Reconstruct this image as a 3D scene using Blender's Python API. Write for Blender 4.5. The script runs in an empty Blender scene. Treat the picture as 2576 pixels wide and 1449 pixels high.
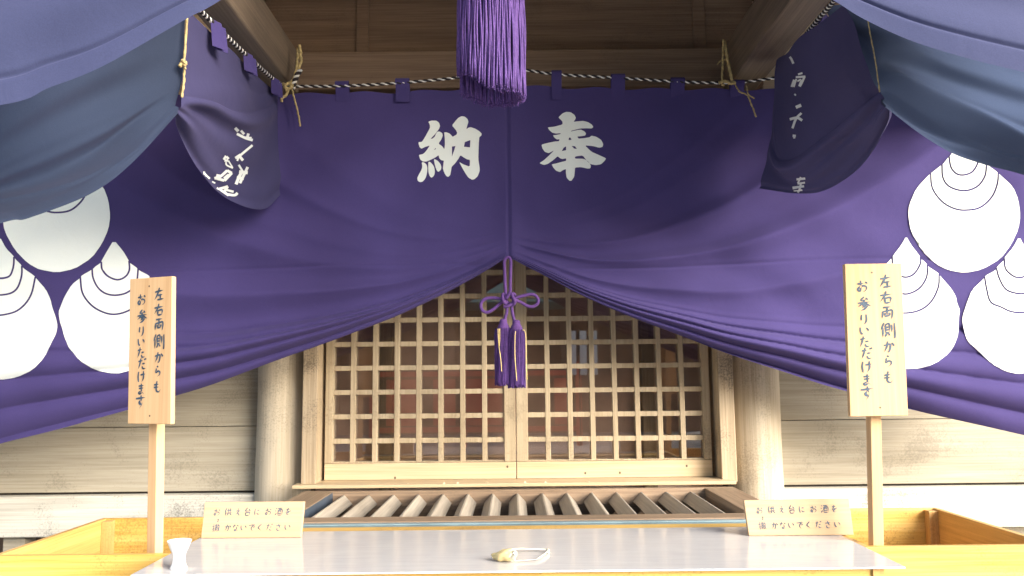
import bpy, bmesh, math, random
from mathutils import Vector, Matrix, noise
from mathutils.bvhtree import BVHTree
from mathutils.geometry import delaunay_2d_cdt
random.seed(7)
R = math.radians
sc = bpy.context.scene
COL = sc.collection

# ------------------------------------------------------------------ camera, sky, sun, exposure
EYE = 1.45
CAM_M = Matrix.Rotation(R(96.5), 3, 'X') @ Matrix.Rotation(R(-0.6), 3, 'Z')
cd = bpy.data.cameras.new('camera'); cam = bpy.data.objects.new('camera', cd); COL.objects.link(cam)
cam.matrix_world = Matrix.Translation((0, 0, EYE)) @ CAM_M.to_4x4()
cd.sensor_width = 36; cd.lens = 36 * 2000 / 2576; cd.clip_start = 0.05; cd.clip_end = 500
sc.camera = cam

SUN_EL, SUN_AZ = R(22), R(52)          # azimuth: to the right of straight behind the camera
to_sun = Vector((math.sin(SUN_AZ) * math.cos(SUN_EL), -math.cos(SUN_AZ) * math.cos(SUN_EL), math.sin(SUN_EL)))
w = bpy.data.worlds.new('World'); sc.world = w; w.use_nodes = True
nt = w.node_tree; nt.nodes.clear()
sky = nt.nodes.new('ShaderNodeTexSky'); sky.sky_type = 'NISHITA'; sky.sun_disc = False
sky.sun_elevation = SUN_EL; sky.sun_rotation = math.pi - SUN_AZ
sky.air_density = 1.0; sky.dust_density = 4.0; sky.ozone_density = 0.6
bg = nt.nodes.new('ShaderNodeBackground'); bg.inputs['Strength'].default_value = 0.12
ow = nt.nodes.new('ShaderNodeOutputWorld')
nt.links.new(sky.outputs[0], bg.inputs[0]); nt.links.new(bg.outputs[0], ow.inputs[0])
sl = bpy.data.lights.new('sun', 'SUN'); sl.energy = 2.5; sl.angle = R(40); sl.color = (1, .985, .97)
so = bpy.data.objects.new('sun', sl); COL.objects.link(so)
so.rotation_euler = to_sun.to_track_quat('Z', 'Y').to_euler()
sc.view_settings.view_transform = 'Standard'; sc.view_settings.look = 'None'
sc.view_settings.gamma = 1.0; sc.view_settings.use_curve_mapping = False
sc.view_settings.exposure = 1.68

# ------------------------------------------------------------------ helpers
def ray(x, y):
    return CAM_M @ Vector(((x - 1288) / 2000, -(y - 724.5) / 2000, -1))
CO = Vector((0, 0, EYE))
def at(x, y, Y):
    d = ray(x, y); return CO + d * (Y / d.y)
def onx(x, y, X):
    d = ray(x, y); return CO + d * (X / d.x)
def onz(x, y, Z):
    d = ray(x, y); return CO + d * ((Z - EYE) / d.z)

def cr(pts, n):
    """n samples of a Catmull-Rom curve through pts"""
    pts = [Vector(p) for p in pts]; m = len(pts) - 1; out = []
    for i in range(n):
        t = i / (n - 1) * m; k = min(int(t), m - 1); f = t - k
        p1, p2 = pts[k], pts[k + 1]
        p0 = pts[k - 1] if k > 0 else p1 * 2 - p2
        p3 = pts[k + 2] if k + 2 <= m else p2 * 2 - p1
        out.append(0.5 * ((2 * p1) + (p2 - p0) * f + (2 * p0 - 5 * p1 + 4 * p2 - p3) * f * f + (3 * p1 - p0 - 3 * p2 + p3) * f ** 3))
    return out

def sstep(a, b, x):
    t = max(0, min(1, (x - a) / (b - a))); return t * t * (3 - 2 * t)

class MB:
    """collects shapes and links them as one mesh object"""
    def __init__(s): s.v = []; s.f = []; s.smooth = []
    def add(s, vs, fs, smooth=False):
        o = len(s.v); s.v += [Vector(v) for v in vs]
        for f in fs: s.f.append([o + i for i in f]); s.smooth.append(smooth)
        return s
    def box(s, x0, x1, y0, y1, z0, z1, M=None):
        vs = [Vector((x, y, z)) for z in (z0, z1) for y in (y0, y1) for x in (x0, x1)]
        if M is not None: vs = [M @ v for v in vs]
        return s.add(vs, [(0, 2, 3, 1), (4, 5, 7, 6), (0, 1, 5, 4), (2, 6, 7, 3), (0, 4, 6, 2), (1, 3, 7, 5)])
    def tube(s, pts, r, n=8, cap=True):
        pts = [Vector(p) for p in pts]; rings = []; a = None
        for i, p in enumerate(pts):
            t = (pts[min(i + 1, len(pts) - 1)] - pts[max(i - 1, 0)]).normalized()
            if a is None:
                a = Vector((0, 1, 0)) if abs(t.y) < .9 else Vector((1, 0, 0))
            a = (a - t * a.dot(t)).normalized(); b = t.cross(a)
            rr = r(i / (len(pts) - 1)) if callable(r) else r
            rings.append([p + (a * math.cos(2 * math.pi * k / n) + b * math.sin(2 * math.pi * k / n)) * rr for k in range(n)])
        vs = [v for q in rings for v in q]; fs = []
        for i in range(len(pts) - 1):
            for k in range(n):
                fs.append((i * n + k, i * n + (k + 1) % n, (i + 1) * n + (k + 1) % n, (i + 1) * n + k))
        if cap:
            fs.append(tuple(range(n))[::-1]); fs.append(tuple((len(pts) - 1) * n + k for k in range(n)))
        return s.add(vs, fs, True)
    def lathe(s, prof, c, n=32):
        vs = []; fs = []
        for r, z in prof:
            for k in range(n):
                a = 2 * math.pi * k / n; vs.append((c[0] + r * math.cos(a), c[1] + r * math.sin(a), c[2] + z))
        for i in range(len(prof) - 1):
            for k in range(n):
                fs.append((i * n + k, i * n + (k + 1) % n, (i + 1) * n + (k + 1) % n, (i + 1) * n + k))
        return s.add(vs, fs, True)
    def build(s, name, mat, parent=None, bevel=0, solid=0):
        off = Vector(parent_world(parent)) if parent else Vector()
        me = bpy.data.meshes.new(name)
        me.from_pydata([v - off for v in s.v], [], s.f)
        me.polygons.foreach_set('use_smooth', s.smooth)
        me.materials.append(mat); me.update()
        o = bpy.data.objects.new(name, me); COL.objects.link(o)
        if parent: o.parent = parent
        if bevel:
            m = o.modifiers.new('bevel', 'BEVEL'); m.width = bevel; m.segments = 2; m.limit_method = 'ANGLE'; m.angle_limit = R(50)
            m.harden_normals = False
        if solid:
            m = o.modifiers.new('solid', 'SOLIDIFY'); m.thickness = solid; m.offset = 0
        return o
def parent_world(o):
    p = Vector(o.location)
    while o.parent: o = o.parent; p += o.location
    return p

def tag(o, label=None, cat=None, group=None, kind=None):
    if label: o['label'] = label
    if cat: o['category'] = cat
    if group: o['group'] = group
    if kind: o['kind'] = kind
    return o
def thing(name, label, cat, loc, group=None):
    o = bpy.data.objects.new(name, None); COL.objects.link(o); o.location = loc; o.empty_display_size = .1
    return tag(o, label, cat, group)

# ------------------------------------------------------------------ materials
def mat_new(name):
    m = bpy.data.materials.new(name); m.use_nodes = True
    n = m.node_tree.nodes; b = n['Principled BSDF']; return m, n, m.node_tree.links, b
def plain(name, col, rough=.6, spec=.3, var=.12, scale=30, bump=0):
    m, n, l, b = mat_new(name)
    tc = n.new('ShaderNodeTexCoord'); nz = n.new('ShaderNodeTexNoise'); nz.inputs['Scale'].default_value = scale; nz.inputs['Detail'].default_value = 5
    l.new(tc.outputs['Object'], nz.inputs['Vector'])
    rp = n.new('ShaderNodeValToRGB')
    rp.color_ramp.elements[0].position = .3; rp.color_ramp.elements[1].position = .7
    rp.color_ramp.elements[0].color = [c * (1 - var) for c in col] + [1]; rp.color_ramp.elements[1].color = [min(1, c * (1 + var)) for c in col] + [1]
    l.new(nz.outputs[0], rp.inputs[0]); l.new(rp.outputs[0], b.inputs['Base Color'])
    b.inputs['Roughness'].default_value = rough; b.inputs['Specular IOR Level'].default_value = spec
    if bump:
        bp = n.new('ShaderNodeBump'); bp.inputs['Strength'].default_value = bump; bp.inputs['Distance'].default_value = .004
        l.new(nz.outputs[0], bp.inputs['Height']); l.new(bp.outputs[0], b.inputs['Normal'])
    return m
def wood(name, lo, hi, axis='x', rough=.65, speck=0, dens=1.0, spec=.25, ring=.5, bump=.25, speckcol=(.03, .028, .025)):
    m, n, l, b = mat_new(name)
    tc = n.new('ShaderNodeTexCoord'); mp = n.new('ShaderNodeMapping')
    sx = {'x': (1.2, 22, 22), 'y': (22, 1.2, 22), 'z': (22, 22, 1.2)}[axis]
    mp.inputs['Scale'].default_value = [q * dens * (2.6 if q > 2 else 1.0) for q in sx]
    l.new(tc.outputs['Object'], mp.inputs['Vector'])
    fine = n.new('ShaderNodeTexNoise'); fine.inputs['Scale'].default_value = 2.2; fine.inputs['Detail'].default_value = 8; fine.inputs['Roughness'].default_value = .65
    l.new(mp.outputs[0], fine.inputs['Vector'])
    mp2 = n.new('ShaderNodeMapping'); mp2.inputs['Scale'].default_value = [q * dens * .16 for q in sx]
    l.new(tc.outputs['Object'], mp2.inputs['Vector'])
    big = n.new('ShaderNodeTexNoise'); big.inputs['Scale'].default_value = 1.0; big.inputs['Detail'].default_value = 2
    l.new(mp2.outputs[0], big.inputs['Vector'])
    mu = n.new('ShaderNodeMath'); mu.operation = 'MULTIPLY'; mu.inputs[1].default_value = 60; l.new(big.outputs[0], mu.inputs[0])
    si = n.new('ShaderNodeMath'); si.operation = 'SINE'; l.new(mu.outputs[0], si.inputs[0])
    pm = n.new('ShaderNodeMath'); pm.operation = 'MULTIPLY_ADD'; pm.inputs[1].default_value = .12 * ring; l.new(si.outputs[0], pm.inputs[0]); l.new(fine.outputs[0], pm.inputs[2])
    rp = n.new('ShaderNodeValToRGB'); rp.color_ramp.elements[0].position = .32; rp.color_ramp.elements[1].position = .68
    rp.color_ramp.elements[0].color = list(lo) + [1]; rp.color_ramp.elements[1].color = list(hi) + [1]
    l.new(pm.outputs[0], rp.inputs[0]); out = rp.outputs[0]
    if speck:
        s1 = n.new('ShaderNodeTexNoise'); s1.inputs['Scale'].default_value = 130; s1.inputs['Detail'].default_value = 6; s1.inputs['Roughness'].default_value = .7
        s2 = n.new('ShaderNodeTexNoise'); s2.inputs['Scale'].default_value = 5; s2.inputs['Detail'].default_value = 4
        l.new(tc.outputs['Object'], s1.inputs['Vector']); l.new(tc.outputs['Object'], s2.inputs['Vector'])
        ad = n.new('ShaderNodeMath'); ad.operation = 'ADD'; l.new(s1.outputs[0], ad.inputs[0]); l.new(s2.outputs[0], ad.inputs[1])
        r2 = n.new('ShaderNodeValToRGB'); r2.color_ramp.elements[0].position = .60; r2.color_ramp.elements[1].position = .70
        ad.inputs[1].default_value = 0
        hv = n.new('ShaderNodeMath'); hv.operation = 'MULTIPLY'; hv.inputs[1].default_value = .56; l.new(ad.outputs[0], hv.inputs[0])
        l.new(hv.outputs[0], r2.inputs[0])
        fm = n.new('ShaderNodeMath'); fm.operation = 'MULTIPLY'; fm.inputs[1].default_value = speck; l.new(r2.outputs[0], fm.inputs[0])
        mx = n.new('ShaderNodeMix'); mx.data_type = 'RGBA'
        l.new(fm.outputs[0], mx.inputs['Factor']); l.new(out, mx.inputs['A']); mx.inputs['B'].default_value = list(speckcol) + [1]
        out = mx.outputs['Result']
    l.new(out, b.inputs['Base Color'])
    b.inputs['Roughness'].default_value = rough; b.inputs['Specular IOR Level'].default_value = spec
    bp = n.new('ShaderNodeBump'); bp.inputs['Strength'].default_value = bump; bp.inputs['Distance'].default_value = .003
    l.new(pm.outputs[0], bp.inputs['Height']); l.new(bp.outputs[0], b.inputs['Normal'])
    return m
def cloth(name, col, trans=.18, var=.1, weave=900, rough=.85, gain=1.0):
    m, n, l, b = mat_new(name)
    tc = n.new('ShaderNodeTexCoord'); nz = n.new('ShaderNodeTexNoise'); nz.inputs['Scale'].default_value = 3; nz.inputs['Detail'].default_value = 5
    l.new(tc.outputs['Object'], nz.inputs['Vector'])
    n2 = n.new('ShaderNodeTexNoise'); n2.inputs['Scale'].default_value = weave * .4; n2.inputs['Detail'].default_value = 2
    l.new(tc.outputs['Object'], n2.inputs['Vector'])
    av = n.new('ShaderNodeMath'); av.operation = 'ADD'; l.new(nz.outputs[0], av.inputs[0]); l.new(n2.outputs[0], av.inputs[1])
    rp = n.new('ShaderNodeValToRGB'); rp.color_ramp.elements[0].position = .35; rp.color_ramp.elements[1].position = .65
    hv = n.new('ShaderNodeMath'); hv.operation = 'MULTIPLY'; hv.inputs[1].default_value = .5; l.new(av.outputs[0], hv.inputs[0])
    rp.color_ramp.elements[0].color = [c * (1 - var) for c in col] + [1]; rp.color_ramp.elements[1].color = [c * (1 + var) for c in col] + [1]
    l.new(hv.outputs[0], rp.inputs[0]); l.new(rp.outputs[0], b.inputs['Base Color'])
    b.inputs['Roughness'].default_value = rough; b.inputs['Specular IOR Level'].default_value = .15
    b.inputs['Sheen Weight'].default_value = .12; b.inputs['Sheen Roughness'].default_value = .5; b.inputs['Sheen Tint'].default_value = (.55, .5, .8, 1)
    bp = n.new('ShaderNodeBump'); bp.inputs['Strength'].default_value = .12; bp.inputs['Distance'].default_value = .001
    l.new(n2.outputs[0], bp.inputs['Height'])
    n3 = n.new('ShaderNodeTexNoise'); n3.inputs['Scale'].default_value = 14; n3.inputs['Detail'].default_value = 4; n3.inputs['Distortion'].default_value = 1.2
    l.new(tc.outputs['Object'], n3.inputs['Vector'])
    b3 = n.new('ShaderNodeBump'); b3.inputs['Strength'].default_value = .22; b3.inputs['Distance'].default_value = .006
    l.new(n3.outputs[0], b3.inputs['Height']); l.new(bp.outputs[0], b3.inputs['Normal']); l.new(b3.outputs[0], b.inputs['Normal'])
    if trans:
        tr = n.new('ShaderNodeBsdfTranslucent'); g_ = n.new('ShaderNodeVectorMath'); g_.operation = 'SCALE'; g_.inputs['Scale'].default_value = gain; l.new(rp.outputs[0], g_.inputs[0]); l.new(g_.outputs[0], tr.inputs['Color'])
        mx = n.new('ShaderNodeMixShader'); mx.inputs[0].default_value = trans
        l.new(b.outputs[0], mx.inputs[1]); l.new(tr.outputs[0], mx.inputs[2]); l.new(mx.outputs[0], n['Material Output'].inputs[0])
    return m

PURPLE = (.060, .047, .165)
M_CLOTH = cloth('purple_cotton', PURPLE, .12)
M_FRONT = cloth('flare_tinted_front_cotton', (.050, .060, .132), .15)  # purple cloth, blue-grey cast of lens flare and sky put into its colour
M_SWAG = cloth('flare_tinted_swag_cotton', (.034, .048, .088), .45, gain=2.5)  # purple cloth with shade and flare cast in its colour; gain brightens backlight
M_LOBE = cloth('flare_tinted_lobe_cotton', (.050, .048, .122), .12)  # same side-curtain purple, its bluish light cast put into the colour
M_PRINT = cloth('white_print', (.74, .80, .785), 0, .03)
M_CORD = cloth('purple_cord', (.105, .05, .20), 0, .25, 500, .7)
M_FRINGE = cloth('purple_fringe', (.125, .068, .255), .0, .35, 300, .6)
M_TASSEL = cloth('tassel_silk', (.075, .034, .165), .0, .4, 500, .55)
M_GOLD = plain('gold_thread', (.85, .66, .22), .45, .5, .2, 200)
M_STRAW = plain('straw', (.42, .33, .16), .8, .2, .35, 90, .3)
M_ROPE_W = plain('white_cotton_rope', (.75, .74, .72), .8, .2, .1, 120)
M_ROPE_B = plain('black_cotton_rope', (.03, .027, .03), .8, .2, .2, 120)
M_OLD_X = wood('weathered_plank', (.305, .275, .21), (.42, .385, .31), 'x', .75, .28)
M_SILL_X = wood('pale_weathered_beam', (.46, .44, .38), (.66, .64, .57), 'x', .75, .5)
M_PILLAR = wood('weathered_pillar', (.44, .375, .275), (.60, .535, .42), 'z', .7, .3, ring=.8)
M_JAMB = wood('door_frame_wood', (.32, .25, .165), (.50, .41, .29), 'z', .65, .55)
M_LATTICE = wood('lattice_wood', (.33, .265, .175), (.48, .40, .28), 'z', .6, .3, bump=.1)
M_NEW_X = wood('new_hinoki', (.46, .355, .215), (.59, .475, .32), 'x', .5, 0, ring=.6, bump=.08)
M_GAP = plain('painted_gap_shade', (.03, .026, .022), .8, .2, .4, 30)  # near-black colour standing in for shade in a gap
M_PALE_X = wood('painted_lit_wood', (.60, .48, .33), (.74, .62, .46), 'x', .6)  # paleness stands in for light falling on the wood
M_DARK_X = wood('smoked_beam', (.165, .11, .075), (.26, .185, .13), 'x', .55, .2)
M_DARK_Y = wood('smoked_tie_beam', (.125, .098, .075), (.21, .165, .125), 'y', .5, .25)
M_BOX_X = wood('offertory_box_wood', (.20, .14, .095), (.34, .25, .175), 'x', .5, .15)
M_BOX_Y = wood('offertory_box_wood_side', (.20, .14, .095), (.34, .25, .175), 'y', .5, .15)
M_SLAT = wood('offertory_slat', (.25, .225, .19), (.42, .385, .33), 'y', .45, .1)
M_YEL_X = wood('yellow_varnish_board', (.54, .32, .065), (.72, .49, .16), 'x', .45, .5, ring=.6, bump=.15, spec=.35, speckcol=(.22, .10, .03))
M_YEL_Y = wood('yellow_varnish_side', (.52, .29, .075), (.73, .46, .16), 'y', .4, .12, ring=.6, bump=.15, spec=.35, speckcol=(.22, .10, .03))
M_YEL_Z = wood('yellow_varnish_post', (.50, .29, .10), (.66, .42, .17), 'z', .45, .2, ring=.25, bump=.06)
M_SIGN_Z = wood('sign_hinoki', (.54, .34, .175), (.64, .44, .25), 'z', .5, 0, .6, ring=.4, bump=.05)
M_SIGN_X = wood('small_sign_hinoki', (.47, .325, .19), (.58, .42, .265), 'x', .5, .08, .6, ring=.4, bump=.05, speckcol=(.3, .2, .1))
M_INK = plain('slate_blue_ink', (.045, .075, .115), .6, .3, .35, 60)
M_INK2 = plain('faded_ink', (.10, .125, .16), .7, .2, .35, 60)
M_BLUE = plain('blue_metal_strip', (.19, .27, .30), .4, .5, .2, 12)
M_LINER = plain('dark_slate_paint', (.055, .075, .105), .5, .4, .2, 12)
M_NAIL = plain('nail_iron', (.12, .09, .06), .6, .4)
M_CUP = plain('white_porcelain', (.86, .86, .86), .15, .5, .02)
M_FRUIT = plain('pale_dried_offering', (.74, .60, .30), .6, .3, .15, 40, .3)
M_PAPER = plain('white_paper_ribbon', (.84, .80, .66), .7, .2, .05, 50)
M_STONE = plain('stone_paving', (.30, .315, .325), .85, .2, .2, 6, .3)
M_ROOM = plain('brown_interior_board', (.80, .60, .52), .7, .2, .3, 3)
M_SHEET, _n, _l, _b = mat_new('glossy_plastic_sheet')
_tc = _n.new('ShaderNodeTexCoord'); _mp = _n.new('ShaderNodeMapping'); _mp.inputs['Scale'].default_value = (2, 25, 1)
_nz = _n.new('ShaderNodeTexNoise'); _nz.inputs['Scale'].default_value = 3; _nz.inputs['Detail'].default_value = 6
_l.new(_tc.outputs['Object'], _mp.inputs[0]); _l.new(_mp.outputs[0], _nz.inputs['Vector'])
_rp = _n.new('ShaderNodeValToRGB'); _rp.color_ramp.elements[0].color = (.45, .45, .465, 1); _rp.color_ramp.elements[1].color = (.60, .60, .61, 1)
_l.new(_nz.outputs[0], _rp.inputs[0]); _l.new(_rp.outputs[0], _b.inputs['Base Color'])
_b.inputs['Roughness'].default_value = .13; _b.inputs['Specular IOR Level'].default_value = .6
_n2 = _n.new('ShaderNodeTexNoise'); _n2.inputs['Scale'].default_value = 5; _n2.inputs['Detail'].default_value = 7; _n2.inputs['Distortion'].default_value = 1.5
_l.new(_tc.outputs['Object'], _n2.inputs['Vector'])
_mr = _n.new('ShaderNodeMapRange'); _mr.inputs['From Min'].default_value = .35; _mr.inputs['From Max'].default_value = .68; _mr.inputs['To Min'].default_value = .10; _mr.inputs['To Max'].default_value = .24
_l.new(_n2.outputs[0], _mr.inputs['Value']); _l.new(_mr.outputs[0], _b.inputs['Roughness'])
M_EDGE = plain('sheet_edge', (.62, .74, .80), .2, .5, .03)
M_GLASS, _n, _l, _b = mat_new('window_glass')
_n.remove(_b)
_t = _n.new('ShaderNodeBsdfTransparent'); _t.inputs[0].default_value = (.82, .80, .78, 1)
_g = _n.new('ShaderNodeBsdfGlossy'); _g.inputs['Roughness'].default_value = .01; _g.inputs[0].default_value = (1, 1, 1, 1)
_lw = _n.new('ShaderNodeLayerWeight'); _lw.inputs['Blend'].default_value = .5
_pw = _n.new('ShaderNodeMath'); _pw.operation = 'POWER'; _pw.inputs[1].default_value = 5; _l.new(_lw.outputs['Facing'], _pw.inputs[0])
_f = _n.new('ShaderNodeMath'); _f.operation = 'MULTIPLY_ADD'; _f.inputs[1].default_value = .87; _f.inputs[2].default_value = .13; _l.new(_pw.outputs[0], _f.inputs[0])
_mx = _n.new('ShaderNodeMixShader'); _l.new(_f.outputs[0], _mx.inputs[0]); _l.new(_t.outputs[0], _mx.inputs[1]); _l.new(_g.outputs[0], _mx.inputs[2])
_l.new(_mx.outputs[0], _n['Material Output'].inputs[0])

# ------------------------------------------------------------------ setting
tag(MB().add([(-60, -60, 0), (60, -60, 0), (60, 60, 0), (-60, 60, 0)], [(0, 1, 2, 3)]).build('ground', M_STONE), kind='structure')

# the worship hall: one building with its parts
hall = thing('shrine_hall', 'weathered timber shrine hall with lattice doors between two round pillars', 'building', (0, 3.9, 0))
# plank walls
for sx in (-1, 1):
    mb = MB(); x0, x1 = (-6, -1.0) if sx < 0 else (1.05, 6)
    for k, (za, zb) in enumerate(((.936, 1.236), (1.239, 1.52), (1.523, 1.81), (1.813, 2.1), (2.103, 2.4), (2.403, 2.79))):
        mb.box(x0, x1, 3.85 + .004 * (k % 2), 3.9, za, zb)
    mb.build('plank_wall', M_OLD_X, hall, .002)
    MB().box(x0, x1, 3.795, 3.95, .74, .925).build('ground_beam', M_SILL_X, hall, .006)
    MB().box(x0, x1, 3.862, 3.9, .9255, .9355).build('gap_shade_strip', M_GAP, hall)  # dark strip painted as the shade in the gap under the planks
    for xx in (1.35, 2.35, 3.4):
        MB().box(sx * xx - .05, sx * xx + .05, 3.84, 3.93, 0, .738).build('floor_post', M_OLD_X, hall)
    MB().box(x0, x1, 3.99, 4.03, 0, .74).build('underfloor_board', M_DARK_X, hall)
# pillars: slightly tapered round trunks
for px in (-1.09, 1.14):
    mb = MB(); prof = []
    for k in range(30):
        z = .0 + 2.812 * k / 29; prof.append((.128 - .006 * z / 3.4 + .0015 * math.sin(z * 9 + px), z))
    mb.lathe(prof, (px, 3.83, 0), 48).build('pillar', M_PILLAR, hall)
for px in (-1.09, 1.14): MB().box(px - .10, px + .10, 3.985, 4.05, 3.0, 3.41).build('upper_post', M_DARK_X, hall)
# door frame, sill, lintel
for xa, xb in ((-.962, -.893), (.938, 1.008)):
    MB().box(xa, xb, 3.66, 3.84, .975, 2.81).build('door_jamb', M_JAMB, hall, .004)
sill = MB().box(-.985, .985, 3.6, 3.9, .974, .989).build('door_sill', M_NEW_X, hall, .002)
for xa, xb in ((-2.6, -1.2), (1.2, 2.6)): MB().box(xa, xb, 3.64, 3.98, 2.70, 3.2).build('painted_lit_panel', M_PALE_X, hall)  # added pale panels, painted bright in place of lit wood past the beams
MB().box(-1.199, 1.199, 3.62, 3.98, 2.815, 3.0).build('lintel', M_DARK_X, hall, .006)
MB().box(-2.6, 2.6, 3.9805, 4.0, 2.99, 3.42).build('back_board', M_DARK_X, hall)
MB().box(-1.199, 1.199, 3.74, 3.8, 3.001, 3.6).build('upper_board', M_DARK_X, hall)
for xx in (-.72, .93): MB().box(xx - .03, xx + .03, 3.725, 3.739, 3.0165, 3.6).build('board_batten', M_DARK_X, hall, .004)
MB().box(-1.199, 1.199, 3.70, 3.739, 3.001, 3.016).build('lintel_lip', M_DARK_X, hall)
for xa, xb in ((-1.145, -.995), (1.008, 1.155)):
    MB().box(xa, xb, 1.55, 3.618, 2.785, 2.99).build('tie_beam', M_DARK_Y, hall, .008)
for sx in (-1, 1):
    MB().box(sx * 1.9 - .03, sx * 1.9 + .03, 1.55, 3.8, 2.55, 3.38).build('gable_board', M_SIGN_X, hall)
MB().box(-5, 3.2, 1.5, 7, 3.42, 3.6).build('eaves_roof', M_DARK_Y, hall)  # roof out of view, shades the top; cut back to admit more light
# room behind the doors
MB().box(-2.2, 2.2, 3.97, 4.0, .9, 3.4).build('inner_wall', M_ROOM, hall)
for xx in (-.62, .66): MB().box(xx - .03, xx + .03, 3.90, 3.9695, .9, 3.4).build('inner_post', M_JAMB, hall)
for xx in (-1.0, 1.05): MB().box(xx - .03, xx + .03, 3.84, 3.9695, .9, 2.8).build('inner_frame', M_DARK_X, hall)
# lattice doors
DZ0, DZT = 1.068, 2.78
for side in (0, 1):
    xa, xb = ((-.878, .0095), (.0135, .919))[side]
    rootd = MB().box(xa, xb, 3.752, 3.79, .9905, 1.0665)
    door = rootd.build('door', M_NEW_X, hall, .002)
    MB().box(xa, xa + .036 + .018 * side, 3.75, 3.79, DZ0, DZT).build('stile', M_LATTICE, door, .002)
    MB().box(xb - .052 + .018 * side, xb, 3.75, 3.79, DZ0, DZT).build('stile', M_LATTICE, door, .002)
    ia, ib = xa + .036 + .018 * side, xb - .052 + .018 * side
    ncol = 7 + side
    ncol = 8 if side == 0 else 8
    mb = MB(); pitch = (ib - ia + .022) / ncol
    for k in range(1, ncol):
        xc = ia - .011 + pitch * k
        mb.box(xc - .0115, xc + .0115, 3.756, 3.785, DZ0, DZT)
    mb.build('lattice_bar', M_LATTICE, door, .0015)
    mb = MB(); zz = DZ0 + .1
    mb.box(ia, ib, 3.7545, 3.785, DZ0, DZ0 + .006)
    while zz < DZT - .05:
        mb.box(ia, ib, 3.7585, 3.783, zz - .0115, zz + .0115); zz += .1125
    mb.build('lattice_rail', M_NEW_X if False else M_LATTICE, door, .0015)
    MB().box(ia, ib, 3.7862, 3.7895, DZ0, DZT).build('glass_pane', M_GLASS, door)
    for kx, kz in (((-.55, 1.0), (-.03, 1.045)) if side == 0 else ((.33, 1.012), (.49, 1.012), (.8, 1.04))):
        MB().add([(kx + .005 * math.cos(a), 3.7511, kz + .006 * math.sin(a)) for a in [q * math.pi / 6 for q in range(12)]], [tuple(range(12))]).build('wood_knot', M_NAIL, door)

# ------------------------------------------------------------------ cloth
def grid(rows):
    nv, nu = len(rows), len(rows[0])
    vs = [p for r in rows for p in r]
    fs = [(j * nu + i, j * nu + i + 1, (j + 1) * nu + i + 1, (j + 1) * nu + i) for j in range(nv - 1) for i in range(nu - 1)]
    return vs, fs
def inside(p, poly):
    x, y = p; c = False; n = len(poly)
    for i in range(n):
        x1, y1 = poly[i]; x2, y2 = poly[i - 1]
        if (y1 > y) != (y2 > y) and x < (x2 - x1) * (y - y1) / (y2 - y1) + x1: c = not c
    return c
def fill(polys, holes=(), step=None):
    """triangulate the union of polys minus holes -> 2-D verts, tris"""
    vs = []; es = []
    for q in list(polys) + list(holes):
        o = len(vs); m = len(q); vs += [Vector(p[:2]) for p in q]; es += [(o + i, o + (i + 1) % m) for i in range(m)]
    if step:
        xs = [p[0] for q in polys for p in q]; ys = [p[1] for q in polys for p in q]
        x = min(xs)
        while x < max(xs):
            y = min(ys)
            while y < max(ys):
                pt = (x + .37 * step, y + .41 * step)
                if any(inside(pt, q) for q in polys): vs.append(Vector(pt))
                y += step
            x += step
    v2, e2, f2 = delaunay_2d_cdt(vs, es, [], 0, 1e-5)[:3]
    out = []
    for f in f2:
        c = sum((v2[i] for i in f), Vector((0, 0))) / len(f)
        if any(inside(c, q) for q in polys) and not any(inside(c, q) for q in holes): out.append(tuple(f))
    return v2, out
def chaikin(q, r=.22):
    out = []
    for i in range(len(q)):
        a = Vector(q[i]); b = Vector(q[(i + 1) % len(q)]); out += [tuple(a.lerp(b, r)), tuple(a.lerp(b, 1 - r))]
    return out
def strip(pts, wd, n=None, prof=None):
    """brush stroke: outline polygon of a smoothed polyline"""
    n = n or max(6, 5 * (len(pts) - 1) + 1)
    c = cr([Vector((p[0], p[1], 0)) for p in pts], n); L = []; Q = []
    for i, p in enumerate(c):
        t = (c[min(i + 1, n - 1)] - c[max(i - 1, 0)]).normalized(); nn = Vector((-t.y, t.x, 0))
        ww = wd * (prof(i / (n - 1)) if prof else 1) / 2
        L.append((p + nn * ww)[:2]); Q.append((p - nn * ww)[:2])
    e = c[-1] + (c[-1] - c[-2]).normalized() * wd * .25 * (prof(1) if prof else 0); s = c[0] - (c[1] - c[0]).normalized() * wd * .3 * (prof(0) if prof else 0)
    q = [s[:2]] + L + [e[:2]] + Q[::-1] if prof else L + Q[::-1]
    return [tuple(p) for p in q]
def decal(polys, holes, bvh, name, mat, parent, step, off=.0022):
    """a printed shape laid on the cloth"""
    v2, fs = fill(polys, holes, step); vs = []; used = {}; nf = []
    for f in fs:
        g = []
        for i in f:
            if i not in used:
                d = ray(*v2[i]).normalized(); hit = bvh.ray_cast(CO, d)
                if hit[0] is None: used[i] = None
                else:
                    nrm = hit[1] if hit[1].dot(d) < 0 else -hit[1]
                    used[i] = len(vs); vs.append(hit[0] + nrm * off)
            g.append(used[i])
        if None not in g and max((vs[g[a]] - vs[g[a - 1]]).length for a in range(3)) < .16: nf.append(g)
    if nf:
        # wind towards the camera
        out = []
        for g in nf:
            n_ = (vs[g[1]] - vs[g[0]]).cross(vs[g[2]] - vs[g[0]])
            out.append(g if n_.dot(vs[g[0]] - CO) < 0 else g[::-1])
        return MB().add(vs, out, True).build(name, mat, parent)

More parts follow.
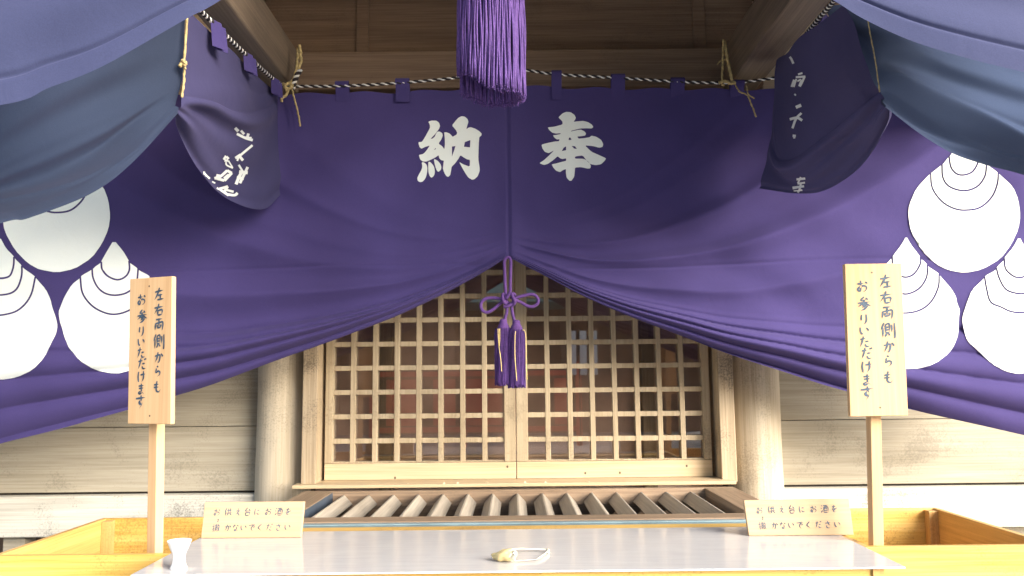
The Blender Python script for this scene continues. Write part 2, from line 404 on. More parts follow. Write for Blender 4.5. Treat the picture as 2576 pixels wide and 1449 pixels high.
# --- the wide main curtain
YC = 3.42
edge_px = [(-420, 1245), (-200, 1180), (0, 1116), (140, 1083), (317, 1033), (433, 998), (540, 966), (700, 906), (823, 863), (989, 800), (1105, 746), (1192, 700), (1262, 657), (1278, 650),
           (1294, 655), (1358, 687), (1475, 750), (1592, 800), (1717, 846), (1800, 880), (1890, 911), (1984, 940), (2060, 966), (2134, 986), (2284, 1029), (2576, 1096), (2690, 1122)]
EP = [at(x, y, YC) for x, y in edge_px]
def zb(x):
    for a, b in zip(EP, EP[1:]):
        if a.x <= x <= b.x: return a.z + (b.z - a.z) * (x - a.x) / (b.x - a.x)
    return EP[0].z if x < EP[0].x else EP[-1].z
def zb_s(x): return (zb(x - .06) + 2 * zb(x) + zb(x + .06)) / 4 if abs(x + .01) > .1 else zb(x)
rf = random.Random(5)
FOLDS = {}
for sd in (-1, 1):
    L = []; s = .55
    while s < 6.5:
        L.append((s, rf.uniform(.13, .30) * (1 + s * .16), rf.uniform(.4, 1.0) * math.exp(-max(0, s - 2.6) * .36), rf.uniform(-.25, .25)))
        s += rf.uniform(.5, 1.05) * (1 + s * .10)
    FOLDS[sd] = L
def main_disp(x, z, v):
    sd = -1 if x < -.01 else 1; ax = abs(x + .01)
    w_ = .026 + .085 * ax + .07 * ax * ax
    s = (z - zb_s(x)) / w_
    sc_ = min(1.0, w_ / .2) ** .85
    d = 0
    # tight gathered pleats along the lower edge
    if s < 1.1:
        ph = s * 4.4 + .25 * math.sin(ax * 3 + sd)
        d += .030 * max(sc_, .22) * (abs(math.sin(math.pi * ph)) ** .7 - .5) * sstep(1.1, .7, s)
        d += .045 * sc_ * math.exp(-((s - .42) / .3) ** 2)
    for s0, sg, a, k in FOLDS[sd]:
        q = (s - s0 - k * (ax - .8)) / sg
        if abs(q) < 4:
            d += .062 * sc_ * a * math.exp(-abs(q) ** 1.6) * sstep(0, .12, ax)
    # centre seam and soft gather above it
    d += -.012 * math.exp(-(ax / .004) ** 2)
    d += .012 * math.exp(-(ax / .05) ** 2) * sstep(1.0, 0, v)
    d -= .005 * math.exp(-((z - 1.935 + .03 * noise.noise(Vector((x, 0, 0)))) / .006) ** 2)     # sewn seam between two widths of cloth
    d += .020 * noise.noise(Vector(((z + .62 * ax) * 4.2, ax * .9, 7.0 * sd))) * sstep(.05, .35, v) * sstep(0, .15, ax)
    # slow undulation
    d += .014 * noise.noise(Vector((x * 1.3, z * 1.6, 3.1))) * (1 - .3 * v)
    d += .0045 * noise.noise(Vector((x * 6, z * 7, 9.1)))
    return d
def ztop(x): return 2.735 + .012 * math.exp(-(x / .3) ** 2) - .02 * min(1, abs(x) / 1.1) - .006 * math.cos(x * 2 * math.pi / .26)
NU, NV = 620, 210
rows = []
x0, x1 = EP[0].x + .01, EP[-1].x - .01
for j in range(NV):
    v = (j / (NV - 1)) ** 1.5; row = []
    for i in range(NU):
        x = x0 + (x1 - x0) * i / (NU - 1)
        b = zb_s(x); z = b + (ztop(x) - b) * v
        row.append(Vector((x, YC - main_disp(x, z, v), z)))
    rows.append(row)
vs, fs = grid(rows)
curt = thing('main_curtain', 'wide deep purple curtain gathered up at its centre, with two white characters and crests', 'curtain', (0, YC, 2.7))
MB().add(vs, fs, True).build('cloth', M_CLOTH, curt)
bvh_main = BVHTree.FromPolygons(vs, fs)
# cloth tabs that hold the rope
for px, top, bot, wd in ((860, 210, 240, 32), (1012, 203, 240, 33), (1400, 183, 235, 24), (1555, 192, 235, 33), (1705, 201, 238, 33), (1855, 207, 240, 33)):
    c = at(px, top, YC - .02); d = at(px, bot, YC); hw = wd * .5 * 3.7 / 2000
    prof = [(d.y - .004, d.z - .03), (d.y - .012, (c.z + d.z) / 2), (c.y - .012, c.z), (c.y + .004, c.z + .014), (c.y + .02, c.z), (d.y + .012, (c.z + d.z) / 2), (d.y + .004, d.z - .03)]
    vs2 = []; 
    for q in prof: vs2 += [(c.x - hw, q[0], q[1]), (c.x + hw, q[0], q[1])]
    MB().add(vs2, [(2 * i, 2 * i + 1, 2 * i + 3, 2 * i + 2) for i in range(len(prof) - 1)], True).build('tab', M_CLOTH, curt)

K = lambda q: [(1033.07 + x / 4.923, 268.33 + y / 4.923) for x, y in q]
NO = [(218,188),(258,174),(318,174),(352,200),(364,240),(352,278),(300,345),(245,402),(275,395),(300,372),(312,340),(330,312),(358,308),(392,330),(398,362),(380,410),(345,460),(390,490),(418,528),(425,470),(424,400),(415,320),(440,318),(480,332),(505,355),(520,375),(572,345),(575,320),(560,290),(512,235),(550,185),(590,140),(630,120),(670,125),(705,155),(716,190),(700,240),(690,282),(715,262),(745,256),(800,275),(850,305),(880,335),(876,360),(850,380),(845,450),(838,650),(855,760),(855,800),(830,865),(790,900),(760,906),(715,880),(680,830),(640,760),(600,685),(650,715),(732,745),(735,660),(700,655),(665,635),(617,603),(590,650),(550,705),(508,745),(500,800),(490,850),(465,872),(440,860),(415,815),(400,770),(405,720),(412,670),(380,665),(355,640),(347,602),(300,635),(230,668),(195,682),(150,680),(118,655),(102,598),(150,590),(178,568),(240,482),(180,500),(135,522),(112,505),(98,460),(98,440),(140,438),(180,375),(240,265),(238,225)]
NO_D = [[(135,690),(165,690),(195,715),(208,750),(205,820),(185,890),(150,930),(118,937),(88,920),(82,885),(100,845),(135,785),(145,740)],
        [(220,680),(250,690),(290,740),(302,800),(295,850),(265,882),(240,870),(222,820),(218,750)],
        [(285,648),(330,665),(370,710),(382,750),(375,785),(345,810),(325,795),(305,740)]]
NO_H = [[(287,535),(312,512),(312,528)],[(512,495),(555,490),(540,540),(512,620)],[(660,498),(672,440),(740,415),(735,506)]]
HO = [(1828,135),(1880,85),(1925,66),(1980,70),(2030,105),(2045,140),(2035,165),(2015,190),(2080,182),(2140,178),(2200,195),(2245,225),(2262,255),(2240,272),(2180,270),(2100,272),(1990,300),(1985,310),(2060,292),(2110,286),(2155,310),(2172,335),(2160,360),(2110,368),(2062,372),(2080,398),(2160,390),(2215,380),(2240,360),(2300,375),(2360,415),(2384,465),(2375,500),(2335,510),(2260,490),(2155,480),(2240,560),(2330,600),(2422,642),(2395,680),(2355,715),(2290,726),(2225,712),(2180,670),(2130,605),(2035,618),(2035,645),(2140,645),(2200,680),(2232,730),(2225,765),(2190,768),(2110,750),(2035,755),(2032,800),(2025,870),(1990,920),(1965,918),(1930,880),(1922,820),(1922,772),(1880,790),(1850,812),(1800,795),(1765,755),(1745,715),(1800,705),(1870,685),(1925,672),(1925,640),(1880,650),(1850,640),(1820,615),(1770,660),(1700,710),(1650,724),(1592,702),(1650,665),(1720,600),(1778,540),(1710,578),(1660,560),(1630,515),(1620,470),(1700,450),(1790,432),(1835,430),(1845,405),(1810,408),(1780,385),(1762,355),(1800,352),(1855,342),(1857,330),(1800,335),(1755,325),(1715,290),(1697,258),(1780,250),(1880,222),(1880,190),(1865,170)]
HO_H = [[(1955,415),(1962,385),(1978,385),(1992,412)],[(1870,552),(1895,510),(1924,492),(1924,540)],[(1993,488),(2035,492),(2058,525),(2025,520)]]
decal([chaikin(K(NO), .15)] + [chaikin(K(q)) for q in NO_D], [K(q) for q in NO_H], bvh_main, 'printed_character', M_PRINT, curt, 7)
decal([chaikin(K(HO), .15)], [K(q) for q in HO_H], bvh_main, 'printed_character', M_PRINT, curt, 7)

# crests: stacked teardrops; thin cut lines let the purple show through
TOP = [(2040,-314),(2012,-270),(2000,-262),(1962,-212),(1950,-205),(1880,-150),(1865,-140),(1760,-30),(1705,100),(1700,180),(1720,300),(1800,440),(1900,540),(2000,590),(2125,612),(2260,585),(2400,500),(2480,390),(2530,280),(2545,180),(2530,60),(2490,-40),(2385,-135),(2370,-150),(2295,-205),(2280,-215),(2232,-240),(2220,-262),(2205,-300),(2125,-430)]
TOPL = [[(2006,-268),(2020,-190),(2060,-140),(2115,-128),(2180,-150),(2218,-205),(2228,-258)],[(1952,-215),(1960,-110),(2010,-40),(2120,-8),(2220,-40),(2278,-120),(2290,-218)],[(1866,-150),(1880,-30),(1950,70),(2040,125),(2130,140),(2240,120),(2330,40),(2372,-60),(2380,-150)]]
def px4(q, ox, oy=483): return [(ox + x / 3, oy + y / 3) for x, y in q]
def crest(drops, lines, ox, wd):
    decal([chaikin(px4(q, ox), .2) for q in drops], [strip(px4(q, ox), wd) for q in lines], bvh_main, 'printed_crest', M_PRINT, curt, 6, .0035)
def mir(q, c): return [(2 * c - x, y) for x, y in q]
RB_R = [(1685,335),(1720,400),(1785,482),(1792,500),(1838,542),(1848,562),(1925,612),(1940,635),(2020,725),(2060,790),(2068,840),(2090,890),(2080,960),(2080,1070),(2050,1150),(2010,1220),(1900,1300),(1740,1338),(1685,1340)]
rb = RB_R + mir(RB_R, 1685)[::-1][1:-1]
RB_L = [[(1791,488),(1790,540),(1750,610),(1700,640),(1650,637),(1600,600),(1580,545),(1578,488)],[(1843,548),(1838,640),(1790,720),(1720,762),(1655,767),(1580,720),(1535,640),(1527,548)],[(1932,618),(1925,720),(1870,830),(1780,895),(1660,915),(1560,890),(1470,800),(1440,720),(1438,618)]]
BR_L = [(2535,335),(2490,420),(2430,490),(2422,512),(2370,565),(2360,590),(2282,632),(2270,655),(2180,740),(2145,830),(2112,930),(2106,975),(2135,1100),(2160,1140),(2210,1180),(2330,1300),(2430,1352),(2535,1375)]
br = BR_L + mir(BR_L, 2535)[::-1][1:-1]
BR_LN = [[(2423,500),(2430,570),(2460,612),(2515,645),(2570,640),(2625,600),(2645,550),(2648,500)],[(2364,575),(2385,650),(2430,730),(2500,762),(2576,765),(2650,725),(2690,650),(2706,575)],[(2275,640),(2290,730),(2320,830),(2400,870),(2480,905),(2580,908),(2680,860),(2760,760),(2795,640)]]
crest([TOP, rb, br], TOPL + RB_L + BR_LN, 1717.33, 4.3)
LT = [((x - 2125) * .968 + 430, y) for x, y in TOP]; LTL = [[((x - 2125) * .968 + 430, y + 16) for x, y in q] for q in TOPL]
LR_L = [(862,362),(810,450),(770,520),(762,538),(712,572),(695,592),(620,632),(608,652),(545,700),(490,790),(462,860),(445,905),(455,980),(470,1020),(485,1090),(530,1190),(600,1270),(720,1340),(872,1378)]
lr = LR_L + mir(LR_L, 872)[::-1][1:-1]
LR_LN = [[(766,528),(775,590),(820,640),(890,665),(950,640),(978,590),(976,520)],[(697,582),(705,650),(740,720),(800,765),(880,778),(970,755),(1030,690),(1045,580)],[(608,642),(625,760),(690,850),(780,905),(870,922),(970,895),(1070,830),(1125,740),(1137,642)]]
LL_R = [(0,335),(50,430),(103,482),(115,505),(160,548),(172,570),(262,634),(275,652),(350,735),(385,810),(395,860),(425,950),(438,1010),(425,1075),(390,1140),(340,1250),(250,1340),(130,1395),(0,1415)]
ll = LL_R + mir(LL_R, 0)[::-1][1:-1]
LL_LN = [[(109,492),(105,560),(80,630),(30,650),(-30,645),(-80,600),(-109,492)],[(168,558),(165,640),(130,730),(60,770),(-60,770),(-140,700),(-168,558)],[(270,642),(240,770),(180,860),(90,915),(-60,925),(-200,820),(-270,642)]]
crest([LT, lr, ll], LTL + LR_LN + LL_LN, 0, 4.6)

# --- side curtains: hang from the ropes under the tie beams, looped up by a straw cord
def surf(curves, nu, nv, disp=None, vexp=1.0):
    S = [cr(c, nu) for c in curves]
    rows = [[None] * nu for _ in range(nv)]
    for i in range(nu):
        col = cr([s[i] for s in S], nv) if len(S) > 2 else [S[0][i].lerp(S[1][i], j / (nv - 1)) for j in range(nv)]
        for j in range(nv): rows[j][i] = col[j]
    if disp:
        out = [[None] * nu for _ in range(nv)]
        for j in range(nv):
            for i in range(nu):
                a = rows[j][min(i + 1, nu - 1)] - rows[j][max(i - 1, 0)]; b = rows[min(j + 1, nv - 1)][i] - rows[max(j - 1, 0)][i]
                n_ = a.cross(b)
                n_ = n_.normalized() if n_.length > 1e-9 else Vector((0, -1, 0))
                if n_.dot(rows[j][i] - CO) > 0: n_ = -n_
                out[j][i] = rows[j][i] + n_ * disp(i / (nu - 1), j / (nv - 1))
        rows = out
    return rows
def P(*l): return [at(x, y, Y) for x, y, Y in l]

# left: back part with lobe
def d_lobe(seed):
    def f(u, v):
        d = 0
        if v > .5:
            t = (v - .5) * 2
            d += .034 * math.exp(-((t - .10) / .12) ** 2) * math.sin(math.pi * min(1, u * 1.02)) ** .7
            fan = math.sin(t * 9 + u * 5 + seed) * .010 * (1 - u) ** .6 + math.sin(t * 17 - u * 3 + seed) * .005 * (1 - u)
            d += fan * sstep(0, .1, u)
            d -= .03 * math.exp(-((t - .93) / .06) ** 2) * .3
        else:
            d += .012 * noise.noise(Vector((u * 3, v * 4, seed)))
        d += .008 * noise.noise(Vector((u * 5, v * 6, seed + 4)))
        return d
    return f
sideL = thing('side_curtain', 'dark purple side curtain under the left beam, looped up by a straw cord', 'curtain', tuple(at(600, 260, 2.9)), 'side curtains')
rows = surf([P((470, 22, 2.42), (553, 103, 2.70), (617, 160, 2.98), (680, 217, 3.3), (704, 235, 3.395)),
             P((459, 242, 2.45), (533, 256, 2.66), (583, 279, 2.85), (627, 285, 3.04), (667, 274, 3.24), (698, 256, 3.39)),
             P((441, 285, 2.44), (467, 352, 2.60), (510, 432, 2.8), (555, 488, 3.02), (620, 521, 3.2), (668, 524, 3.33), (706, 490, 3.41))], 150, 120, d_lobe(1.3))
va, fa = grid(rows)
def d_swag(seed):
    def f(u, v):
        d = -.10 * math.sin(math.pi * min(1, v * 1.02)) * math.sin(math.pi * u) ** .6 - .05 * math.exp(-((v - .80) / .09) ** 2) * sstep(0, .3, u) * sstep(1, .82, u)
        for k, (c, a, sg) in enumerate(((.38, .02, .09), (.60, .026, .08), (.74, .014, .04), (.87, .018, .025))):
            vv = c + (u - .5) * .10 * (1 if k % 2 else -1) + .05 * math.sin(u * 4 + k + seed)
            d += a * math.exp(-((v - vv) / sg) ** 2) * sstep(0, .25, 1 - u) * sstep(0, .25, u)
        d += .007 * math.sin(u * 13 + v * 5 + seed) * sstep(.45, .75, v) * (1 - v) * 2 * sstep(.3, .8, u)
        d += .012 * sstep(.915, .925, v)        # the stitched hem stands proud
        d += .01 * noise.noise(Vector((u * 4, v * 3, seed)))
        return d
    return f
rows = surf([P((-420, 260, 1.42), (-150, 205, 1.62), (80, 125, 1.80), (280, 60, 2.10), (471, 20, 2.415)),
             P((-420, 480, 1.36), (-150, 430, 1.60), (80, 370, 1.85), (280, 270, 2.16), (459, 180, 2.43)),
             P((-420, 668, 1.32), (-150, 600, 1.60), (8, 558, 1.76), (63, 548, 1.83), (217, 490, 2.03), (317, 415, 2.2), (440, 284, 2.44))], 150, 130, d_swag(.4))
vb, fb = grid(rows)
ca = MB().add(va, fa, True).build('back_lobe', M_LOBE, sideL)
cb = MB().add(vb, fb, True).build('front_swag', M_SWAG, sideL)
bl = BVHTree.FromPolygons(va, fa)
Lz = lambda q: [(429.3 + x / 5.143, 228.1 + y / 5.143) for x, y in q]
STK = [([(830,475),(870,520)],30),([(905,510),(945,560)],24),([(850,555),(960,610),(1055,640)],26),([(1000,550),(985,600)],26),([(930,600),(1040,610)],20),
       ([(1052,705),(960,780),(900,830)],22),([(900,825),(830,870)],26),([(880,840),(855,905)],18),([(890,850),(930,900)],26),
       ([(712,840),(680,890)],24),([(715,850),(745,880)],24),([(690,900),(735,900)],24),([(710,920),(720,960),(800,998)],16),([(740,900),(795,990)],14),
       ([(725,1030),(640,1105),(560,1130)],26),([(725,1030),(785,1065)],26),([(785,1060),(690,1160)],28),([(690,1160),(570,1125)],26),([(585,1090),(640,1100)],22),([(740,1080),(680,1130)],16),
       ([(875,955),(925,1040)],20),([(990,985),(955,1060),(890,1195)],26),([(880,1045),(990,1060)],30),([(850,1120),(940,1135)],30),([(925,1040),(880,1110),(840,1210)],30),
       ([(415,1060),(440,1060)],26),([(430,1065),(460,1100),(500,1135)],20),([(415,1080),(450,1125)],14),([(530,1175),(570,1195)],16),
       ([(625,1270),(735,1235)],26),([(735,1235),(690,1300)],24),([(690,1275),(810,1305)],22),([(590,1260),(720,1325)],18),([(720,1340),(820,1350),(860,1320)],26),([(640,1290),(740,1360)],16)]
decal([strip(Lz(q), wd * 1.35 / 5.143) for q, wd in STK], [], bl, 'printed_lettering', M_PRINT, sideL, 4)

# right
sideR = thing('side_curtain', 'dark purple side curtain under the right beam, white characters down its back edge', 'curtain', tuple(at(2080, 260, 2.9)), 'side curtains')
rows = surf([P((2122, 12, 2.45), (2057, 62, 2.62), (2011, 93, 2.78), (1984, 130, 3.0), (1957, 146, 3.2), (1953, 160, 3.24)),
             P((2214, 231, 2.48), (2151, 287, 2.66), (2084, 340, 2.85), (2007, 397, 3.05), (1960, 400, 3.18), (1936, 360, 3.26)),
             P((2237, 263, 2.46), (2219, 327, 2.55), (2196, 377, 2.66), (2151, 433, 2.80), (2077, 478, 2.98), (2007, 487, 3.14), (1909, 474, 3.3))], 150, 120, d_lobe(2.1))
vc, fc = grid(rows)
MB().add(vc, fc, True).build('back_lobe', M_LOBE, sideR)
rows = surf([P((2990, 230, 1.42), (2760, 150, 1.62), (2520, 80, 1.84), (2300, 20, 2.16), (2121, 10, 2.46), (2070, 20, 2.58)),
             P((2990, 370, 1.38), (2760, 310, 1.62), (2520, 250, 1.88), (2300, 180, 2.2), (2185, 130, 2.5), (2150, 130, 2.58)),
             P((2990, 560, 1.32), (2760, 500, 1.6), (2576, 440, 1.80), (2484, 413, 1.95), (2397, 378, 2.12), (2317, 327, 2.28), (2240, 264, 2.475), (2222, 250, 2.54))], 150, 130, d_swag(2.2))
vd, fd = grid(rows)
MB().add(vd, fd, True).build('front_swag', M_SWAG, sideR)
brr = BVHTree.FromPolygons(vc, fc)
Rz3 = lambda q: [(1717.33 + x / 3, y / 3) for x, y in q]
STR = [([(812,428),(826,448),(840,480)],18),([(875,560),(908,550)],14),([(858,582),(930,576)],16),([(925,575),(905,620),(888,652)],16),([(845,600),(826,655)],16),([(862,595),(842,656)],14),([(870,612),(897,602),(882,650)],13),
       ([(848,708),(858,720)],12),([(858,810),(898,792)],24),([(900,852),(860,895),(832,968)],18),([(812,900),(868,888),(906,908)],20),([(834,1024),(858,1026)],20),([(846,1030),(846,1045)],16),
       ([(862,1352),(928,1345)],16),([(895,1335),(872,1380)],14),([(870,1385),(926,1376)],16),([(832,1418),(920,1405)],18),([(895,1388),(888,1420),(872,1455)],16),([(840,1440),(905,1432)],12)]
decal([strip(Rz3(q), wd / 3) for q, wd in STR], [], brr, 'printed_lettering', M_PRINT, sideR, 4)

# --- front curtains close to the camera, drawn up to both sides of the porch
def d_front(seed):
    def f(u, v):
        d = .012 * noise.noise(Vector((u * 3, v * 2, seed)))
        d -= .006 * math.exp(-((v - .885) / .012) ** 2)
        d += .006 * sstep(.885, .90, v)
        d += .02 * math.sin(v * 9 + u * 2 + seed) * sstep(0, .3, v) * sstep(.9, .6, v)
        return d
    return f
fL = thing('front_curtain', 'pale purple front curtain edge with a broad hem sweeping across the upper left corner', 'curtain', tuple(at(250, 60, 1.45)), 'front curtains')
rows = surf([P((-500, -260, 1.5), (0, -330, 1.45), (400, -370, 1.42), (900, -420, 1.42)),
             P((-500, 330, 1.45), (0, 267, 1.45), (130, 222, 1.45), (267, 170, 1.45), (470, 52, 1.45), (556, 0, 1.45), (760, -135, 1.45))], 140, 150, d_front(.2))
v_, f_ = grid(rows); MB().add(v_, f_, True).build('cloth', M_FRONT, fL)
fR = thing('front_curtain', 'grey purple front curtain edge with a broad hem sweeping across the upper right corner', 'curtain', tuple(at(2400, 40, 1.45)), 'front curtains')
rows = surf([P((1780, -420, 1.42), (2200, -370, 1.42), (2576, -330, 1.45), (3080, -260, 1.5)),
             P((1860, -120, 1.45), (2085, 0, 1.45), (2184, 55, 1.45), (2344, 123, 1.45), (2576, 187, 1.45), (3080, 290, 1.45))], 140, 150, d_front(3.3))
v_, f_ = grid(rows); MB().add(v_, f_, True).build('cloth', M_FRONT, fR)

# ------------------------------------------------------------------ ropes and cords
def twist(path, name, label, group, r=.0055, pitch=.055, parent=None):
    n = max(60, int(sum((path[i + 1] - path[i]).length for i in range(len(path) - 1)) / pitch * 14))
    c = cr(path, n); t = thing(name, label, 'rope', tuple(c[0]), group) if parent is None else parent
    L = 0; A = []; B = []
    for i, p in enumerate(c):
        if i: L += (c[i] - c[i - 1]).length
        tg = (c[min(i + 1, n - 1)] - c[max(i - 1, 0)]).normalized(); a = tg.cross(Vector((0, 1, .01))).normalized(); b = tg.cross(a)
        ph = L / pitch * 2 * math.pi
        o = (a * math.cos(ph) + b * math.sin(ph)) * r * .75
        A.append(p + o); B.append(p - o)
    MB().tube(A, r * .72, 7).build('white_strand', M_ROPE_W, t); MB().tube(B, r * 1.05, 7).build('black_strand', M_ROPE_B, t)
    return t
twist(P((722, 217, 3.40), (860, 216, 3.40), (1012, 208, 3.40), (1160, 194, 3.40), (1240, 178, 3.40), (1322, 177, 3.40), (1400, 187, 3.40), (1555, 196, 3.40), (1720, 206, 3.40), (1842, 208, 3.40), (1952, 196, 3.40)),
      'hanging_rope', 'twisted black and white rope across the top of the main curtain', 'twisted curtain ropes', .0043, .042)
twist(P((480, 2, 2.40), (508, 30, 2.5), (545, 66, 2.62), (622, 140, 2.93), (693, 203, 3.3), (716, 216, 3.42)), 'hanging_rope', 'pale twisted rope running along the left beam above the left side curtain', 'twisted curtain ropes', .0055, .03)
twist(P((1955, 192, 3.40), (1990, 140, 3.1), (2040, 72, 2.75), (2090, 12, 2.5), (2130, -40, 2.3)), 'hanging_rope', 'twisted rope running along the right beam above the right side curtain', 'twisted curtain ropes', .0055, .03)
# side-curtain tabs
for root_, lst in ((sideL, ((541, 62, 548, 118, 2.6), (621, 142, 626, 178, 2.93), (690, 205, 692, 235, 3.28))), (sideR, ((2066, 45, 2058, 75, 2.63),))):
    for xa, ya, xb, yb, Y in lst:
        a = at(xa, ya - 6, Y); b = at(xb, yb, Y + .02); q = MB()
        for yy in (-.014, .012):
            q.add([a + Vector((-.004, yy * 1.5 - .012, 0)), a + Vector((.022, yy * 1.5 + .02, -.006)), b + Vector((.024, yy + .02, -.01)), b + Vector((-.006, yy - .02, -.01))], [(0, 1, 2, 3)])
        q.build('tab', M_CLOTH, root_, solid=.002)
def straw(parts, label, group, loc):
    t = thing('straw_tie', label, 'straw rope', loc, group)
    for nm, pts, r in parts:
        c = cr(pts, max(16, 8 * len(pts))); c = [p + Vector((noise.noise(p * 60), noise.noise(p * 60 + Vector((9, 0, 0))), noise.noise(p * 60 + Vector((0, 9, 0))))) * r * .5 for p in c]
        MB().tube(c, lambda u, r=r: r * (1 + .18 * math.sin(u * 60)), 7).build(nm, M_STRAW, t)
    return t
straw([('binding', P((753, 112, 3.40), (757, 150, 3.40), (748, 185, 3.39), (741, 215, 3.39), (730, 222, 3.39)), .007),
       ('binding', P((750, 120, 3.41), (746, 170, 3.39), (735, 205, 3.38), (712, 214, 3.38)), .006),
       ('knot', P((712, 212, 3.375), (722, 222, 3.365), (735, 218, 3.37), (728, 211, 3.375), (718, 216, 3.36), (722, 232, 3.36)), .008),
       ('tail', P((733, 219, 3.38), (741, 250, 3.37), (750, 285, 3.365), (756, 318, 3.36)), .0042),
       ('tail', P((724, 222, 3.37), (721, 238, 3.36), (710, 246, 3.35), (708, 256, 3.35)), .006)],
      'straw rope bound round the end of the left beam with a long loose tail', 'straw ties on the beams', tuple(at(735, 215, 3.38)))
twist(P((756, 176, 3.385), (748, 188, 3.38), (741, 205, 3.38), (737, 222, 3.38)), 'hanging_rope', 'short twisted rope end tied at the end of the left beam', 'twisted curtain ropes', .007, .03)
straw([('binding', P((1820, 100, 3.40), (1818, 150, 3.40), (1817, 208, 3.39), (1822, 214, 3.385)), .005),
       ('binding', P((1822, 104, 3.41), (1830, 150, 3.39), (1838, 190, 3.38), (1842, 206, 3.38)), .007),
       ('knot', P((1808, 209, 3.38), (1824, 205, 3.37), (1840, 210, 3.37), (1850, 206, 3.37)), .007),
       ('tail', P((1848, 209, 3.38), (1860, 230, 3.36), (1880, 240, 3.35), (1890, 262, 3.345), (1902, 294, 3.34)), .0035),
       ('tail', P((1878, 216, 3.37), (1882, 236, 3.35), (1898, 248, 3.345)), .003),
       ('tail', P((1804, 162, 3.40), (1815, 152, 3.395), (1824, 150, 3.39)), .003)],
      'straw rope bound round the end of the right beam with thin frayed tails', 'straw ties on the beams', tuple(at(1830, 205, 3.38)))
straw([('cord', P((472, -60, 2.36), (470, 52, 2.40), (464, 150, 2.41), (463, 200, 2.42), (457, 245, 2.42)), .004),
       ('knot', P((458, 152, 2.405), (466, 158, 2.40), (462, 165, 2.40), (456, 160, 2.405), (452, 168, 2.40)), .0055),
       ('tail', P((464, 164, 2.405), (467, 174, 2.40)), .003)],
      'vertical straw cord with a knot holding up the left side curtain', 'straw cords looping up the side curtains', tuple(at(464, 150, 2.41)))
straw([('cord', P((2172, -40, 2.36), (2184, 55, 2.40), (2196, 120, 2.42), (2204, 165, 2.43), (2213, 232, 2.45)), .002)],
      'thin pale cord holding up the right side curtain', 'straw cords looping up the side curtains', tuple(at(2200, 120, 2.41)))
# ornamental knotted cord with two tassels
A0 = lambda x, y, d=0: at(1180.7 + x / 4, 630.6 + y / 4, 3.34 - d)
orn = thing('knotted_cord', 'purple knotted cord with two gold-threaded tassels hanging before the lattice doors', 'tassel cord', tuple(A0(390, 70)))
mb = MB(); rr = .0069
for q in ([(372,540,.002),(366,430,.004),(360,330,0),(355,200,0),(352,120,0),(362,82,0),(388,66,0),(410,80,0),(417,120,0),(415,200,0),(412,330,0),(408,420,.004),(370,470,.014),(330,490,.006)],
          [(330,490,.008),(300,482,.004),(220,474,0),(150,490,0),(116,540,0),(130,600,0),(180,620,0),(240,590,0),(300,540,.002),(350,510,.012),(420,540,-.004)],
          [(440,520,.012),(460,480,.006),(560,450,0),(640,440,0),(688,480,0),(686,530,0),(640,562,0),(580,555,0),(520,520,.004),(460,495,.014),(420,470,-.002)],
          [(340,432,.006),(334,470,.018),(350,520,.020),(372,545,.008),(378,590,.002),(374,630,0),(364,660,0),(358,700,0)],
          [(345,565,.014),(395,555,.018),(440,525,.012),(462,500,.006)],
          [(372,480,.016),(400,445,.018),(440,432,.012),(462,450,.006)],
          [(425,430,.018),(440,470,.022),(458,520,.020),(430,556,.008),(428,590,.002),(436,640,0),(452,704,0)]):
    mb.tube(cr([A0(*p) for p in q], 10 * len(q)), rr, 9)
mb.build('cord', M_CORD, orn)
def tassel(cx, yc0, yc1, yend, rad, dd, seed):
    rt = random.Random(seed)
    c0 = A0(cx, yc0, dd); c1 = A0(cx, yc1, dd); e = A0(cx + 4, yend, dd); s = 3.4 / 2000 / 4
    H = c0.z - c1.z
    MB().lathe([(.2 * rad, 0.004), (.44 * rad, 0), (.47 * rad, -.18 * H), (.46 * rad, -.3 * H), (.62 * rad, -.55 * H), (.78 * rad, -.85 * H), (.8 * rad, -H), (.6 * rad, -H - .004)], c0, 24).build('tassel_cap', M_CORD, orn)
    fr = MB(); base = MB()
    for lay, (n, q) in enumerate(((64, 1.0), (46, .82), (20, .5))):
        for k in range(n):
            a = 2 * math.pi * (k + rt.random() * .5) / n; ln = rt.uniform(-.012, .006); ca_, sa_ = math.cos(a), math.sin(a); pts = []
            for j in range(8):
                t = j / 7; rr_ = rad * q * (.90 + .10 * sstep(0, .15, t)) * (1 + .05 * math.sin(t * 5 + k))
                pts.append(Vector((c1.x + ca_ * rr_ + (e.x - c1.x) * t + rt.uniform(-1, 1) * .0012, c1.y + sa_ * rr_ * .85, c1.z + (e.z - c1.z + ln) * t + .004)))
            fr.tube(pts, .0021, 4, False)
    fr.lathe([(rad * .75, .0), (rad * .86, -.05), (rad * .86, (e.z - c1.z) * .95)], c1, 20)
    fr.build('fringe', M_TASSEL, orn)
    return c1, e
def gold(pts): 
    mbg = MB(); mbg.tube(cr([A0(*p) for p in pts], 30),  .0017, 6); mbg.build('gold_thread', M_GOLD, orn)
tassel(342, 695, 792, 1345, .0345, .004, 3)
tassel(472, 706, 806, 1368, .0355, .012, 4)
gd = .045
gold([(288,785,gd),(290,850,gd),(297,960,gd),(315,1080,gd),(325,1215,gd)]); gold([(305,785,gd),(306,850,gd),(303,960,gd+.002)])
gold([(465,812,gd+.006),(460,860,gd+.008),(458,1000,gd+.008),(462,1120,gd+.008),(478,1312,gd+.008)]); gold([(535,797,gd-.01),(558,808,gd-.012),(568,880,gd-.014),(570,1050,gd-.014),(572,1180,gd-.014),(582,1300,gd-.014)])
